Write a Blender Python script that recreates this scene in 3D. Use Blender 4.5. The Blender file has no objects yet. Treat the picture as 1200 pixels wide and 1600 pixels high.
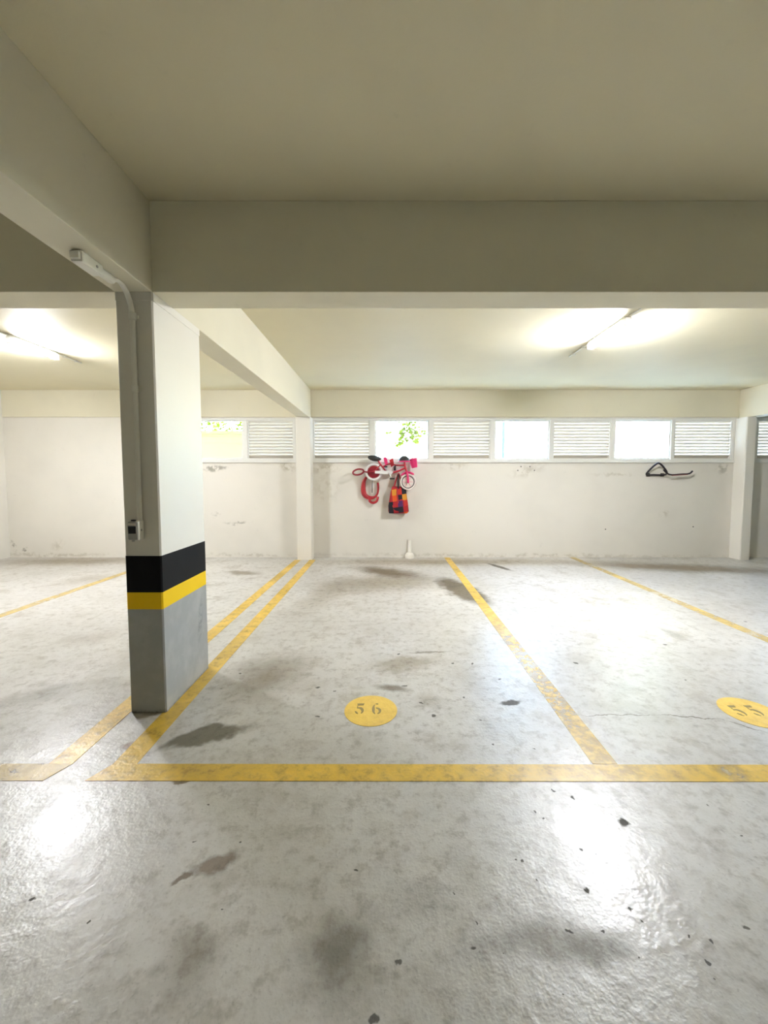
import bpy, bmesh, math, random
from mathutils import Vector, Matrix
random.seed(7)
PI = math.pi
scene = bpy.context.scene
COL = scene.collection

# ------------------------------------------------------------------ camera
F_PX, PITCH, CXP, CYP, CAM_H = 620.0, math.radians(3.4), 604.0, 785.0, 1.5
cam_data = bpy.data.cameras.new('camera')
cam_data.sensor_fit = 'VERTICAL'
cam_data.sensor_height = 36.0
cam_data.lens = 36.0 * F_PX / 1600.0
cam_data.shift_x = -(CXP - 600.0) / 1600.0
cam_data.shift_y = (CYP - 800.0) / 1600.0
cam_data.clip_start = 0.02
cam = bpy.data.objects.new('camera', cam_data)
COL.objects.link(cam)
cam.location = (0, 0, CAM_H)
cam.rotation_euler = (PI / 2 - PITCH, 0, 0)
scene.camera = cam

# ------------------------------------------------------------------ world, sun, exposure
world = bpy.data.worlds.new('sky')
scene.world = world
world.use_nodes = True
wn = world.node_tree.nodes
wl_ = world.node_tree.links
sky = wn.new('ShaderNodeTexSky')
sky.sky_type = 'NISHITA'
sky.sun_disc = False
sky.sun_elevation = math.radians(52)
sky.sun_rotation = math.radians(200)
sky.air_density = 1.0
sky.dust_density = 0.6
wl_.new(sky.outputs['Color'], wn['Background'].inputs['Color'])
wn['Background'].inputs['Strength'].default_value = 4.0

sun_data = bpy.data.lights.new('sun_offscreen', 'SUN')
sun_data.energy = 3.5
sun_data.angle = math.radians(0.6)
sun_data.color = (1.0, 0.95, 0.84)
sun = bpy.data.objects.new('sun_offscreen', sun_data)
COL.objects.link(sun)
sun.rotation_euler = (math.radians(40), 0, math.radians(-18))

vs = scene.view_settings
vs.view_transform = 'Standard'
vs.look = 'None'
vs.gamma = 1.0
vs.use_curve_mapping = False
vs.exposure = 1.5
TUBE_STRENGTH = 720.0

# ------------------------------------------------------------------ photo pixel -> point on a known plane
_c, _s = math.cos(PITCH), math.sin(PITCH)
def ray(px, py):
    a = (px - CXP) / F_PX; b = (CYP - py) / F_PX
    return a, _c + b * _s, -_s + b * _c
def fl(px, py, Z=0.0):
    a, y, z = ray(px, py); t = (Z - CAM_H) / z
    return (a * t, y * t)
def wal(px, py, Y):
    a, y, z = ray(px, py); t = Y / y
    return (a * t, CAM_H + z * t)

# ------------------------------------------------------------------ main dimensions (metres)
YW = 7.52            # face of the rear wall
ZC = 3.155           # slab underside
ZB = 2.625            # beam underside
ZR = 2.655            # underside of the rear edge beam
CX0, CX1 = -1.64, -1.415      # column / long beam
CY0, CY1 = 2.465, 3.07
XL, XR, YB = -7.2, 13.0, -6.0

# ------------------------------------------------------------------ node helpers
class NT:
    def __init__(self, name):
        self.m = bpy.data.materials.new(name)
        self.m.use_nodes = True
        self.t = self.m.node_tree
        self.n = self.t.nodes
        self.bsdf = self.n['Principled BSDF']
        self.out = self.n['Material Output']
    def new(self, typ, **kw):
        nd = self.n.new(typ)
        for k, v in kw.items():
            setattr(nd, k, v)
        return nd
    def link(self, a, b):
        self.t.links.new(a, b)
    def put(self, sock, v):
        if hasattr(v, 'links') or isinstance(v, bpy.types.NodeSocket):
            self.link(v, sock)
        else:
            if isinstance(v, (tuple, list)) and len(v) == 3 and sock.type == 'RGBA':
                v = (*v, 1)
            sock.default_value = v
    def pos(self):
        if not hasattr(self, '_pos'):
            self._pos = self.new('ShaderNodeNewGeometry').outputs['Position']
        return self._pos
    def objpos(self):
        if not hasattr(self, '_opos'):
            self._opos = self.new('ShaderNodeTexCoord').outputs['Object']
        return self._opos
    def noise(self, vec, scale, detail=4, rough=0.55, dist=0.0):
        nd = self.new('ShaderNodeTexNoise')
        self.put(nd.inputs['Vector'], vec)
        nd.inputs['Scale'].default_value = scale
        nd.inputs['Detail'].default_value = detail
        nd.inputs['Roughness'].default_value = rough
        nd.inputs['Distortion'].default_value = dist
        return nd
    def rng(self, v, a, b, c=0.0, d=1.0, smooth=True):
        nd = self.new('ShaderNodeMapRange')
        if smooth: nd.interpolation_type = 'SMOOTHSTEP'
        self.put(nd.inputs['Value'], v)
        for i, x in zip(('From Min', 'From Max', 'To Min', 'To Max'), (a, b, c, d)):
            nd.inputs[i].default_value = x
        return nd.outputs['Result']
    def math(self, op, a, b=0.0):
        nd = self.new('ShaderNodeMath', operation=op)
        self.put(nd.inputs[0], a); self.put(nd.inputs[1], b)
        return nd.outputs[0]
    def mix(self, fac, a, b, blend='MIX'):
        nd = self.new('ShaderNodeMix', data_type='RGBA', blend_type=blend)
        self.put(nd.inputs['Factor'], fac)
        self.put(nd.inputs['A'], a) if False else self.put(nd.inputs[6], a)
        self.put(nd.inputs[7], b)
        return nd.outputs[2]
    def vadd(self, a, b):
        nd = self.new('ShaderNodeVectorMath', operation='ADD')
        self.put(nd.inputs[0], a); self.put(nd.inputs[1], b)
        return nd.outputs[0]
    def vscale(self, a, s, off=None):
        nd = self.new('ShaderNodeVectorMath', operation='MULTIPLY_ADD')
        self.put(nd.inputs[0], a)
        nd.inputs[1].default_value = (s, s, s)
        nd.inputs[2].default_value = off or (0, 0, 0)
        return nd.outputs[0]
    def ellipse(self, vec, cx, cy, ang, rx, ry, soft):
        mp = self.new('ShaderNodeMapping', vector_type='TEXTURE')
        self.put(mp.inputs['Vector'], vec)
        mp.inputs['Location'].default_value = (cx, cy, 0)
        mp.inputs['Rotation'].default_value = (0, 0, ang)
        mp.inputs['Scale'].default_value = (rx, ry, 1)
        ln = self.new('ShaderNodeVectorMath', operation='LENGTH')
        self.link(mp.outputs[0], ln.inputs[0])
        return self.rng(ln.outputs['Value'], max(0.0, 1 - soft), 1 + soft * 0.6, 1.0, 0.0)
    def tint(self, acc, m, k):      # multiply a running tint by (1 - m * k)
        nd = self.new('ShaderNodeVectorMath', operation='MULTIPLY_ADD')
        self.put(nd.inputs[0], m)
        nd.inputs[1].default_value = tuple(-x for x in k)
        nd.inputs[2].default_value = (1, 1, 1)
        if acc is None: return nd.outputs[0]
        mu = self.new('ShaderNodeVectorMath', operation='MULTIPLY')
        self.link(acc, mu.inputs[0]); self.link(nd.outputs[0], mu.inputs[1])
        return mu.outputs[0]
    def bump(self, h, strength, dist=0.01, prev=None):
        nd = self.new('ShaderNodeBump')
        nd.inputs['Strength'].default_value = strength
        nd.inputs['Distance'].default_value = dist
        self.put(nd.inputs['Height'], h)
        if prev is not None: self.link(prev, nd.inputs['Normal'])
        return nd.outputs['Normal']
    def set(self, **kw):
        for k, v in kw.items():
            self.put(self.bsdf.inputs[k.replace('_', ' ')], v)
        return self.m

def simple(name, col, rough=0.5, metal=0.0, var=0.06, scale=20.0, bump=0.05):
    N = NT(name)
    nz = N.noise(N.objpos(), scale, 3)
    a = tuple(c * (1 - var) for c in col); b = tuple(min(1, c * (1 + var)) for c in col)
    N.set(Base_Color=N.mix(nz.outputs['Fac'], a, b), Roughness=rough, Metallic=metal)
    if bump:
        N.set(Normal=N.bump(N.noise(N.objpos(), scale * 6, 2).outputs['Fac'], bump, 0.002))
    return N.m

# ---- concrete floor -------------------------------------------------
FLOOR_BIG = [  # (pixel a, pixel b, half thickness m, colour, strength, softness)
    ((246, 1168), (398, 1134), .085, (.13, .115, .075), .80, .35),
    ((350, 1090), (465, 1030), .28, (.20, .165, .11), .70, .95),
    ((470, 960), (540, 905), .25, (.25, .20, .12), .40, .95),
    ((556, 886), (660, 902), .28, (.13, .09, .04), .75, .70),
    ((690, 902), (760, 946), .24, (.11, .08, .035), .80, .35),
    ((762, 880), (800, 892), .06, (.10, .08, .05), .80, .5),
    ((352, 893), (408, 897), .14, (.20, .16, .10), .65, .7),
    ((268, 1382), (300, 1362), .016, (.18, .14, .10), .75, .35),
    ((300, 1364), (372, 1338), .040, (.19, .145, .10), .70, .40),
    ((268, 1222), (304, 1216), .022, (.16, .11, .04), .85, .35),
    ((186, 1170), (216, 1160), .035, (.25, .16, .10), .6, .6),
    ((250, 1500), (370, 1480), .10, (.17, .14, .09), .50, .95),
    ((470, 1500), (590, 1490), .10, (.13, .11, .07), .65, .95),
    ((600, 1420), (720, 1400), .09, (.20, .18, .13), .35, .95),
    ((700, 1490), (900, 1450), .06, (.18, .16, .12), .40, .9),
    ((880, 880), (1260, 895), .36, (.16, .11, .045), .70, .80),
    ((500, 878), (900, 878), .30, (.24, .18, .09), .55, .90),
    ((0, 878), (240, 876), .35, (.22, .17, .10), .60, .85),
    ((90, 910), (190, 900), .25, (.24, .20, .13), .40, .95),
    ((100, 1010), (180, 985), .2, (.33, .29, .24), .5, .95),
    ((0, 1110), (110, 1070), .16, (.25, .23, .19), .45, .9),
    ((570, 1040), (690, 1035), .11, (.26, .22, .15), .55, .7),
    ((585, 1072), (640, 1078), .04, (.16, .13, .09), .7, .7),
    ((660, 1092), (690, 1100), .09, (.27, .24, .18), .5, .9),
    ((860, 1490), (1000, 1480), .05, (.20, .18, .13), .45, .8),
    ((640, 1020), (700, 1018), .02, (.16, .14, .10), .6, .6),
    ((1030, 980), (1070, 1000), .06, (.27, .25, .21), .5, .9),
    ((900, 1118), (1030, 1116), .006, (.18, .16, .12), .6, .5),
    ((1030, 1116), (1130, 1124), .006, (.18, .16, .12), .7, .5),
    ((1130, 1124), (1200, 1146), .006, (.18, .16, .12), .7, .5),
    ((780, 1100), (812, 1096), .030, (.06, .06, .06), .9, .4),
    ((500, 915), (700, 905), .45, (.20, .15, .07), .55, .95),
]
FLOOR_PITS = [(497, 1074, 5), (521, 1080, 3), (496, 1120, 4), (345, 1076, 3), (375, 1052, 4), (659, 1098, 6),
    (677, 1118, 6), (757, 1060, 3), (738, 1037, 3), (708, 1037, 3), (780, 1061, 4), (812, 1036, 3),
    (900, 1036, 5), (622, 1022, 5), (632, 1072, 5), (750, 1125, 3), (767, 1162, 3), (835, 1170, 4), (726, 1090, 3),
    (1040, 1007, 5), (1070, 1062, 3), (1165, 971, 3), (865, 1236, 4), (895, 1246, 4), (835, 1268, 3),
    (848, 1278, 3), (908, 1327, 4), (932, 1336, 3), (946, 1350, 3), (807, 1344, 3), (815, 1344, 3),
    (917, 1392, 6), (986, 1422, 4), (1004, 1443, 4), (622, 1500, 7), (997, 1497, 4), (1071, 1459, 3), (1110, 1467, 4),
    (1103, 1501, 5), (1167, 1449, 9), (1106, 1258, 3), (1159, 1306, 3), (1043, 1350, 2), (1115, 1529, 3),
    (737, 1482, 6), (50, 1405, 5), (137, 1441, 4), (325, 1257, 3), (302, 1316, 3), (374, 1318, 3),
    (555, 1362, 4), (135, 1154, 6), (975, 1285, 11), (890, 1453, 8), (586, 1592, 10), (945, 1457, 3),
    (162, 1310, 2), (345, 1420, 3), (710, 1397, 2), (745, 1441, 2), (789, 1490, 2), (880, 1560, 3), (840, 1375, 3)]
STAINS = []      # (cx, cy, angle, rx, ry, softness, tint, big, reach)
for _a, _b, _th, _col, _st, _so in FLOOR_BIG:
    A = Vector(fl(*_a)); B = Vector(fl(*_b)); d = B - A; ctr = (A + B) / 2
    big = _th > .07; rx = max(d.length / 2, _th)
    STAINS.append((ctr.x, ctr.y, math.atan2(d.y, d.x), rx, _th, _so,
                   tuple(min(.93, 1.25 * _st) * (1 - _col[i] / (.50, .48, .44)[i]) for i in range(3)), big, rx * (1 + .6 * _so) + (.17 if big else .03)))
for _x, _y, _r in FLOOR_PITS:
    p = fl(_x, _y); rr = (fl(_x + _r, _y)[0] - p[0]) * .55
    ry = rr * random.uniform(.7, 1.5)
    STAINS.append((p[0], p[1], random.uniform(-1, 1), rr * 1.3, ry, .35, (.80, .81, .83), False, max(rr * 1.3, ry) * 1.25 + .03))
def floor_colour(N, stains):
    P = N.pos()
    n1 = N.noise(P, 0.55, 3, 0.65)
    n2 = N.noise(P, 2.6, 5, 0.72)
    n3 = N.noise(P, 14.0, 3, 0.7)
    n4 = N.noise(P, 70.0, 2, 0.7)
    col = N.mix(N.rng(n1.outputs['Fac'], .32, .68), (.40, .38, .335), (.56, .545, .505))
    col = N.mix(N.rng(n2.outputs['Fac'], .34, .60, 0, .6), col, (.66, .65, .62))
    col = N.mix(N.rng(n2.outputs['Fac'], .48, .68, 0, .55), col, (.29, .255, .195))
    col = N.mix(N.rng(n3.outputs['Fac'], .47, .72, 0, .6), col, (.27, .24, .195))
    col = N.mix(N.rng(n4.outputs['Fac'], .56, .74, 0, .35), col, (.20, .18, .15))
    if stains:
        dv = N.noise(P, 3.2, 4, 0.6)
        D = N.vadd(P, N.vscale(dv.outputs['Color'], .34, (-.17, -.17, -.17)))
        dv2 = N.noise(P, 16.0, 3, 0.6)
        D2 = N.vadd(P, N.vscale(dv2.outputs['Color'], .06, (-.03, -.03, -.03)))
        acc = None
        for cx, cy, ang, rx, ry, so, k, big, _ in stains:
            acc = N.tint(acc, N.ellipse(D if big else D2, cx, cy, ang, rx, ry, so), k)
        col = N.mix(1.0, acc, col, 'MULTIPLY')
        sx = N.new('ShaderNodeSeparateXYZ'); N.link(acc, sx.inputs[0])
        N.dirt = N.rng(sx.outputs[0], .25, 1.0, .40, 0.0, False)
    return col, n1, n2, n3, n4
def floor_gloss(N, n2, n3, n4):
    rough = N.rng(n2.outputs['Fac'], .3, .7, .285, .42)
    nb = N.bump(n3.outputs['Fac'], .5, .006)
    nb = N.bump(n4.outputs['Fac'], .30, .0025, nb)
    return rough, nb
def mat_floor(stains):
    N = NT('concrete_floor')
    col, n1, n2, n3, n4 = floor_colour(N, stains)
    r, nb = floor_gloss(N, n2, n3, n4)
    if hasattr(N, 'dirt'): r = N.math('ADD', r, N.dirt)
    return N.set(Base_Color=col, Roughness=r, Normal=nb, Specular_IOR_Level=.8)
def floor_cells(x0, x1, y0, y1, depth=0):
    """Split the slab surface so that no one material carries more than a dozen stains."""
    hit = [s for s in STAINS if x0 - s[8] < s[0] < x1 + s[8] and y0 - s[8] < s[1] < y1 + s[8]]
    if len(hit) <= 12 or depth > 9 or max(x1 - x0, y1 - y0) < .25:
        return [(x0, x1, y0, y1, hit)]
    if x1 - x0 > y1 - y0:
        m = (x0 + x1) / 2
        return floor_cells(x0, m, y0, y1, depth + 1) + floor_cells(m, x1, y0, y1, depth + 1)
    m = (y0 + y1) / 2
    return floor_cells(x0, x1, y0, m, depth + 1) + floor_cells(x0, x1, m, y1, depth + 1)
WORN = [(*fl(840, 1050), .40, 1.25, .92), (*fl(1145, 1208), .09, .12, .8)]
def mat_paint_line(name, worn=.5, c0=(.80, .52, .045), c1=(.62, .40, .05), thin=0.0):
    N = NT(name)
    P = N.pos()
    n2 = N.noise(P, 2.6, 5, 0.72); n3 = N.noise(P, 14.0, 3, 0.7); n4 = N.noise(P, 70.0, 2, 0.7)
    r, nb = floor_gloss(N, n2, n3, n4)
    nw = N.noise(P, 1.1, 4, 0.6)
    col = N.mix(N.rng(n3.outputs['Fac'], .35, .7), c0, c1)
    col = N.mix(N.rng(n4.outputs['Fac'], .60, .78, 0, .3), col, (.36, .25, .06))
    wm = None
    for wx_, wy_, rx_, ry_, k_ in WORN:
        e_ = N.math('MULTIPLY', N.ellipse(P, wx_, wy_, 0, rx_, ry_, .8), k_)
        wm = e_ if wm is None else N.math('MAXIMUM', wm, e_)
    N.set(Base_Color=col, Roughness=r, Normal=nb, Specular_IOR_Level=.8)
    tr = N.new('ShaderNodeBsdfTransparent')
    mx = N.new('ShaderNodeMixShader')
    w = N.math('ADD', N.rng(nw.outputs['Fac'], .35, .7, 0, .7 * worn), N.rng(n3.outputs['Fac'], .52, .76, 0, .5 * worn))
    w = N.math('MAXIMUM', w, N.math('MULTIPLY', wm, N.rng(n3.outputs['Fac'], .30, .60, .35, .8)))
    if thin: w = N.math('ADD', w, thin)
    w = N.math('MINIMUM', w, .9)
    N.link(w, mx.inputs[0]); N.link(N.bsdf.outputs[0], mx.inputs[1]); N.link(tr.outputs[0], mx.inputs[2])
    N.link(mx.outputs[0], N.out.inputs['Surface'])
    return N.m

# ---- painted plaster --------------------------------------------------
def mat_plaster(name, base, stains=(), plane='xz', dirt=.25, bump=.12):
    N = NT(name)
    P = N.pos()
    n1 = N.noise(P, 0.8, 3, .6); n2 = N.noise(P, 9, 4, .65); n3 = N.noise(P, 90, 1, .6)
    dk = tuple(c * .86 for c in base)
    col = N.mix(N.rng(n1.outputs['Fac'], .42, .72, 0, dirt * 2), base, dk)
    col = N.mix(N.rng(n2.outputs['Fac'], .62, .80, 0, dirt), col, tuple(c * .72 for c in base))
    if stains:
        sp = N.new('ShaderNodeSeparateXYZ'); N.link(P, sp.inputs[0])
        cb = N.new('ShaderNodeCombineXYZ')
        N.link(sp.outputs[0], cb.inputs[0]); N.link(sp.outputs[2 if plane == 'xz' else 1], cb.inputs[1])
        dv = N.noise(P, 7, 4, .65)
        sp2 = N.new('ShaderNodeSeparateXYZ'); N.link(N.vscale(dv.outputs['Color'], .16, (-.08, -.08, -.08)), sp2.inputs[0])
        cb2 = N.new('ShaderNodeCombineXYZ'); N.link(sp2.outputs[0], cb2.inputs[0]); N.link(sp2.outputs[1], cb2.inputs[1])
        D = N.vadd(cb.outputs[0], cb2.outputs[0])
        acc = None
        speck = N.rng(n2.outputs['Fac'], .40, .58)
        for a, b, th, c, st, so in stains:
            A = Vector(a); B = Vector(b); d = B - A; ctr = (A + B) / 2
            m = N.ellipse(D if th > .02 else cb.outputs[0], ctr.x, ctr.y, math.atan2(d.y, d.x), max(d.length / 2, th), th, so)
            if th > .02: m = N.math('MULTIPLY', m, speck)
            acc = N.tint(acc, m, tuple(st * max(0, 1 - c[i] / base[i]) for i in range(3)))
        col = N.mix(1.0, acc, col, 'MULTIPLY')
    nb = N.bump(n2.outputs['Fac'], bump, .01)
    nb = N.bump(n3.outputs['Fac'], bump * 1.2, .002, nb)
    return N.set(Base_Color=col, Roughness=.62, Normal=nb)

def wst(a, b, th, c, st, so): return (wal(*a, YW), wal(*b, YW), th, c, st, so)
DIRT = (.42, .37, .26); MOULD = (.25, .23, .17)
WALL_STAINS = [
    wst((318, 733), (356, 731), .055, MOULD, .75, .5), wst((436, 728), (462, 734), .10, DIRT, .7, .9),
    wst((488, 735), (530, 728), .10, DIRT, .6, .9), wst((490, 760), (530, 770), .22, DIRT, .35, .95),
    wst((352, 818), (392, 816), .028, MOULD, .55, .6), wst((330, 805), (345, 802), .03, MOULD, .35, .7),
    wst((690, 730), (730, 726), .08, DIRT, .5, .9), wst((800, 742), (850, 728), .10, DIRT, .45, .9),
    wst((1118, 728), (1140, 735), .10, MOULD, .55, .8), wst((18, 846), (26, 862), .045, MOULD, .8, .5),
    wst((34, 860), (44, 856), .035, MOULD, .8, .4), wst((80, 858), (100, 845), .08, DIRT, .4, .9),
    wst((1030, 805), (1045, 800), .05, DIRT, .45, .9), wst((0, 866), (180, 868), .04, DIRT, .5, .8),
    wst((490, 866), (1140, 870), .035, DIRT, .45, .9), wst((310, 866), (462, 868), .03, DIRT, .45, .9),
    wst((930, 742), (990, 742), .03, DIRT, .4, .8),
]
for hx, hy in ((809, 735), (814, 729), (828, 729), (835, 735), (1083, 823), (946, 827)):
    WALL_STAINS.append((wal(hx, hy, YW), (wal(hx, hy, YW)[0] + .001, wal(hx, hy, YW)[1]), .013, (.04, .035, .03), .9, .3))
PAINT = (.83, .805, .715)
M_CEIL = mat_plaster('ceiling_paint', (.76, .695, .49), dirt=.18)
M_BEAM = mat_plaster('beam_paint', (.77, .72, .555), dirt=.2)
M_WALL = mat_plaster('rear_wall_paint', (.79, .755, .675), WALL_STAINS, dirt=.22)
M_WALL2 = mat_plaster('wall_paint', (.74, .715, .64), dirt=.25)
M_COLW = mat_plaster('column_white_paint', (.82, .785, .70), dirt=.10, bump=.06)
M_JOINT = simple('joint_dark', (.22, .20, .15), .9)
M_BLACK = simple('black_band_paint', (.008, .008, .009), .55, var=.3, scale=8)
M_YEL = simple('yellow_band_paint', (.95, .62, .008), .5, var=.05, scale=8)
def mat_grey():
    N = NT('grey_band_paint')
    P = N.pos(); n = N.noise(P, 5, 5, .6); n2 = N.noise(P, 26, 4, .7)
    col = N.mix(N.rng(n.outputs['Fac'], .4, .7), (.36, .37, .36), (.43, .44, .43))
    col = N.mix(N.rng(n2.outputs['Fac'], .64, .75, 0, .5), col, (.62, .62, .58))
    sp = N.new('ShaderNodeSeparateXYZ'); N.link(P, sp.inputs[0])
    low = N.rng(N.math('ADD', sp.outputs[2], N.math('MULTIPLY', n2.outputs['Fac'], .06)), .02, .055, 1, 0)
    col = N.mix(N.math('MULTIPLY', low, .8), col, (.08, .075, .06))
    cb = N.new('ShaderNodeCombineXYZ'); N.link(sp.outputs[1], cb.inputs[0]); N.link(sp.outputs[2], cb.inputs[1])
    m = N.math('MULTIPLY', N.ellipse(cb.outputs[0], 2.95, .42, 1.4, .16, .035, .8), N.rng(n2.outputs['Fac'], .42, .6))
    col = N.mix(N.math('MULTIPLY', m, .6), col, (.16, .17, .17))
    return N.set(Base_Color=col, Roughness=.45, Normal=N.bump(n2.outputs['Fac'], .06, .004))
M_GREY = mat_grey()
for _m, _sp in ((M_BLACK, .12), (M_YEL, .2)):
    _m.node_tree.nodes['Principled BSDF'].inputs['Specular IOR Level'].default_value = _sp
    _m.node_tree.nodes['Principled BSDF'].inputs['Roughness'].default_value = .55
M_PVC = simple('white_pvc', (.82, .80, .71), .35, var=.03)
M_ALU = simple('white_aluminium', (.60, .55, .47), .38, var=.04)
M_FRAME = simple('window_frame_paint', (.80, .79, .74), .42, var=.04)
M_DARK = simple('dark_socket', (.012, .012, .014), .4)
M_SOCK = simple('grey_plastic', (.40, .39, .36), .4)
M_FLOOR = mat_floor(())
M_LINE = mat_paint_line('yellow_line_paint', .45)
M_LINE_OLD = mat_paint_line('worn_yellow_line_paint', .8, (.78, .55, .12), (.64, .45, .11), .22)
M_DISC = mat_paint_line('yellow_disc_paint', .12, (.86, .60, .10), (.78, .52, .08))
M_DIGIT = simple('stencil_digit', (.30, .22, .075), .5, var=.25, scale=60)

def mat_glass():
    N = NT('window_glass')
    t = N.new('ShaderNodeBsdfTransparent'); t.inputs[0].default_value = (.96, .98, .96, 1)
    g = N.new('ShaderNodeBsdfGlossy'); g.inputs['Roughness'].default_value = .03
    nz = N.noise(N.pos(), 3, 3)
    N.link(N.bump(nz.outputs['Fac'], .02, .01), g.inputs['Normal'])
    m = N.new('ShaderNodeMixShader'); m.inputs[0].default_value = .06
    N.link(t.outputs[0], m.inputs[1]); N.link(g.outputs[0], m.inputs[2])
    N.link(m.outputs[0], N.out.inputs['Surface'])
    return N.m
M_GLASS = mat_glass()
def mat_holder():
    N = NT('white_lamp_plastic')
    c = N.mix(N.noise(N.objpos(), 30, 2).outputs['Fac'], (.84, .84, .82), (.88, .88, .86))
    N.set(Base_Color=c, Roughness=.4)
    tr = N.new('ShaderNodeBsdfTranslucent'); N.link(c, tr.inputs[0])
    mx = N.new('ShaderNodeMixShader'); mx.inputs[0].default_value = .45
    N.link(N.bsdf.outputs[0], mx.inputs[1]); N.link(tr.outputs[0], mx.inputs[2]); N.link(mx.outputs[0], N.out.inputs['Surface'])
    return N.m
M_HOLD = mat_holder()
def mat_tube():
    N = NT('lit_tube')
    nz = N.noise(N.objpos(), 4, 1)
    N.set(Base_Color=(.9, .9, .9), Roughness=.4)
    N.put(N.bsdf.inputs['Emission Color'], N.mix(nz.outputs['Fac'], (.92, .93, 1.0), (.93, .94, 1.0)))
    N.bsdf.inputs['Emission Strength'].default_value = TUBE_STRENGTH
    return N.m
M_TUBE = mat_tube()

# ------------------------------------------------------------------ mesh helpers
class MB:
    def __init__(self): self.bm = bmesh.new()
    def box(self, x0, x1, y0, y1, z0, z1, bev=0.0, mtx=None):
        b = bmesh.new()
        r = bmesh.ops.create_cube(b, size=1.0)
        for v in b.verts:
            v.co = Vector((x0 + (v.co.x + .5) * (x1 - x0), y0 + (v.co.y + .5) * (y1 - y0), z0 + (v.co.z + .5) * (z1 - z0)))
        if bev:
            bmesh.ops.bevel(b, geom=b.edges[:], offset=bev, segments=2, affect='EDGES', profile=.6)
        return self.merge(b, mtx)
    def merge(self, b, mtx=None):
        if mtx is not None: bmesh.ops.transform(b, matrix=mtx, verts=b.verts[:])
        me = bpy.data.meshes.new('tmp'); b.to_mesh(me); b.free()
        self.bm.from_mesh(me); bpy.data.meshes.remove(me)
        return self
    def prism(self, poly, z0, z1, mtx=None):
        b = bmesh.new()
        lo = [b.verts.new((x, y, z0)) for x, y in poly]
        hi = [b.verts.new((x, y, z1)) for x, y in poly]
        b.faces.new(list(reversed(lo))); b.faces.new(hi)
        n = len(poly)
        for i in range(n):
            j = (i + 1) % n
            b.faces.new((lo[i], lo[j], hi[j], hi[i]))
        return self.merge(b, mtx)
    def tube(self, pts, r, seg=10, closed=False, cap=True, mtx=None):
        pts = [Vector(p) for p in pts]
        rs = r if isinstance(r, (list, tuple)) else [r] * len(pts)
        n = len(pts); b = bmesh.new(); rings = []
        prev = None
        for i, p in enumerate(pts):
            if closed: d = pts[(i + 1) % n] - pts[i - 1]
            else: d = pts[min(i + 1, n - 1)] - pts[max(i - 1, 0)]
            d.normalize()
            if prev is None:
                up = Vector((0, 0, 1)) if abs(d.z) < .9 else Vector((1, 0, 0))
                u = d.cross(up).normalized()
            else:
                u = (prev - d * prev.dot(d)).normalized()
            prev = u; w = d.cross(u)
            rings.append([b.verts.new(p + (u * math.cos(2 * PI * k / seg) + w * math.sin(2 * PI * k / seg)) * rs[i]) for k in range(seg)])
        m = n if closed else n - 1
        for i in range(m):
            A = rings[i]; B = rings[(i + 1) % n]
            for k in range(seg):
                b.faces.new((A[k], A[(k + 1) % seg], B[(k + 1) % seg], B[k]))
        if not closed and cap:
            b.faces.new(list(reversed(rings[0]))); b.faces.new(rings[-1])
        return self.merge(b, mtx)
    def lathe(self, prof, seg=20, mtx=None):   # (r, z) profile about Z
        b = bmesh.new(); rings = []
        for r, z in prof:
            rings.append([b.verts.new((r * math.cos(2 * PI * k / seg), r * math.sin(2 * PI * k / seg), z)) for k in range(seg)])
        for A, B in zip(rings, rings[1:]):
            for k in range(seg): b.faces.new((A[k], A[(k + 1) % seg], B[(k + 1) % seg], B[k]))
        b.faces.new(list(reversed(rings[0]))); b.faces.new(rings[-1])
        return self.merge(b, mtx)
    def build(self, name, mat, parent=None, smooth=False):
        bmesh.ops.recalc_face_normals(self.bm, faces=self.bm.faces[:])
        me = bpy.data.meshes.new(name)
        self.bm.to_mesh(me); self.bm.free()
        me.materials.append(mat)
        if smooth:
            for p in me.polygons: p.use_smooth = True
            me.set_sharp_from_angle(angle=math.radians(40))
        o = bpy.data.objects.new(name, me); COL.objects.link(o)
        if parent is not None: o.parent = parent
        return o
def share(name, src, loc, parent, rot=None):
    o = bpy.data.objects.new(name, src.data); COL.objects.link(o)
    o.location = loc; o.parent = parent
    if rot: o.rotation_euler = rot
    return o
def tag(o, label=None, cat=None, group=None, kind=None):
    if label: o['label'] = label
    if cat: o['category'] = cat
    if group: o['group'] = group
    if kind: o['kind'] = kind
    return o
def thing(name, label, cat, loc=(0, 0, 0), group=None, kind=None, rz=0):
    o = bpy.data.objects.new(name, None); COL.objects.link(o)
    o.empty_display_size = .1; o.location = loc; o.rotation_euler.z = rz
    return tag(o, label, cat, group, kind)
def spline(pts, n=6, closed=False):
    P = [Vector(p) for p in pts]; out = []; m = len(P)
    rng_ = range(m) if closed else range(m - 1)
    for i in rng_:
        g = (lambda k: P[k % m]) if closed else (lambda k: P[max(0, min(m - 1, k))])
        a, b, c, d = g(i - 1), g(i), g(i + 1), g(i + 2)
        for k in range(n):
            t = k / n
            out.append(.5 * ((2 * b) + (c - a) * t + (2 * a - 5 * b + 4 * c - d) * t * t + (3 * b - a - 3 * c + d) * t ** 3))
    if not closed: out.append(P[-1])
    return out
def chamfer(x0, x1, y0, y1, c=.008):
    return [(x0 + c, y0), (x1 - c, y0), (x1, y0 + c), (x1, y1 - c), (x1 - c, y1), (x0 + c, y1), (x0, y1 - c), (x0, y0 + c)]

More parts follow.
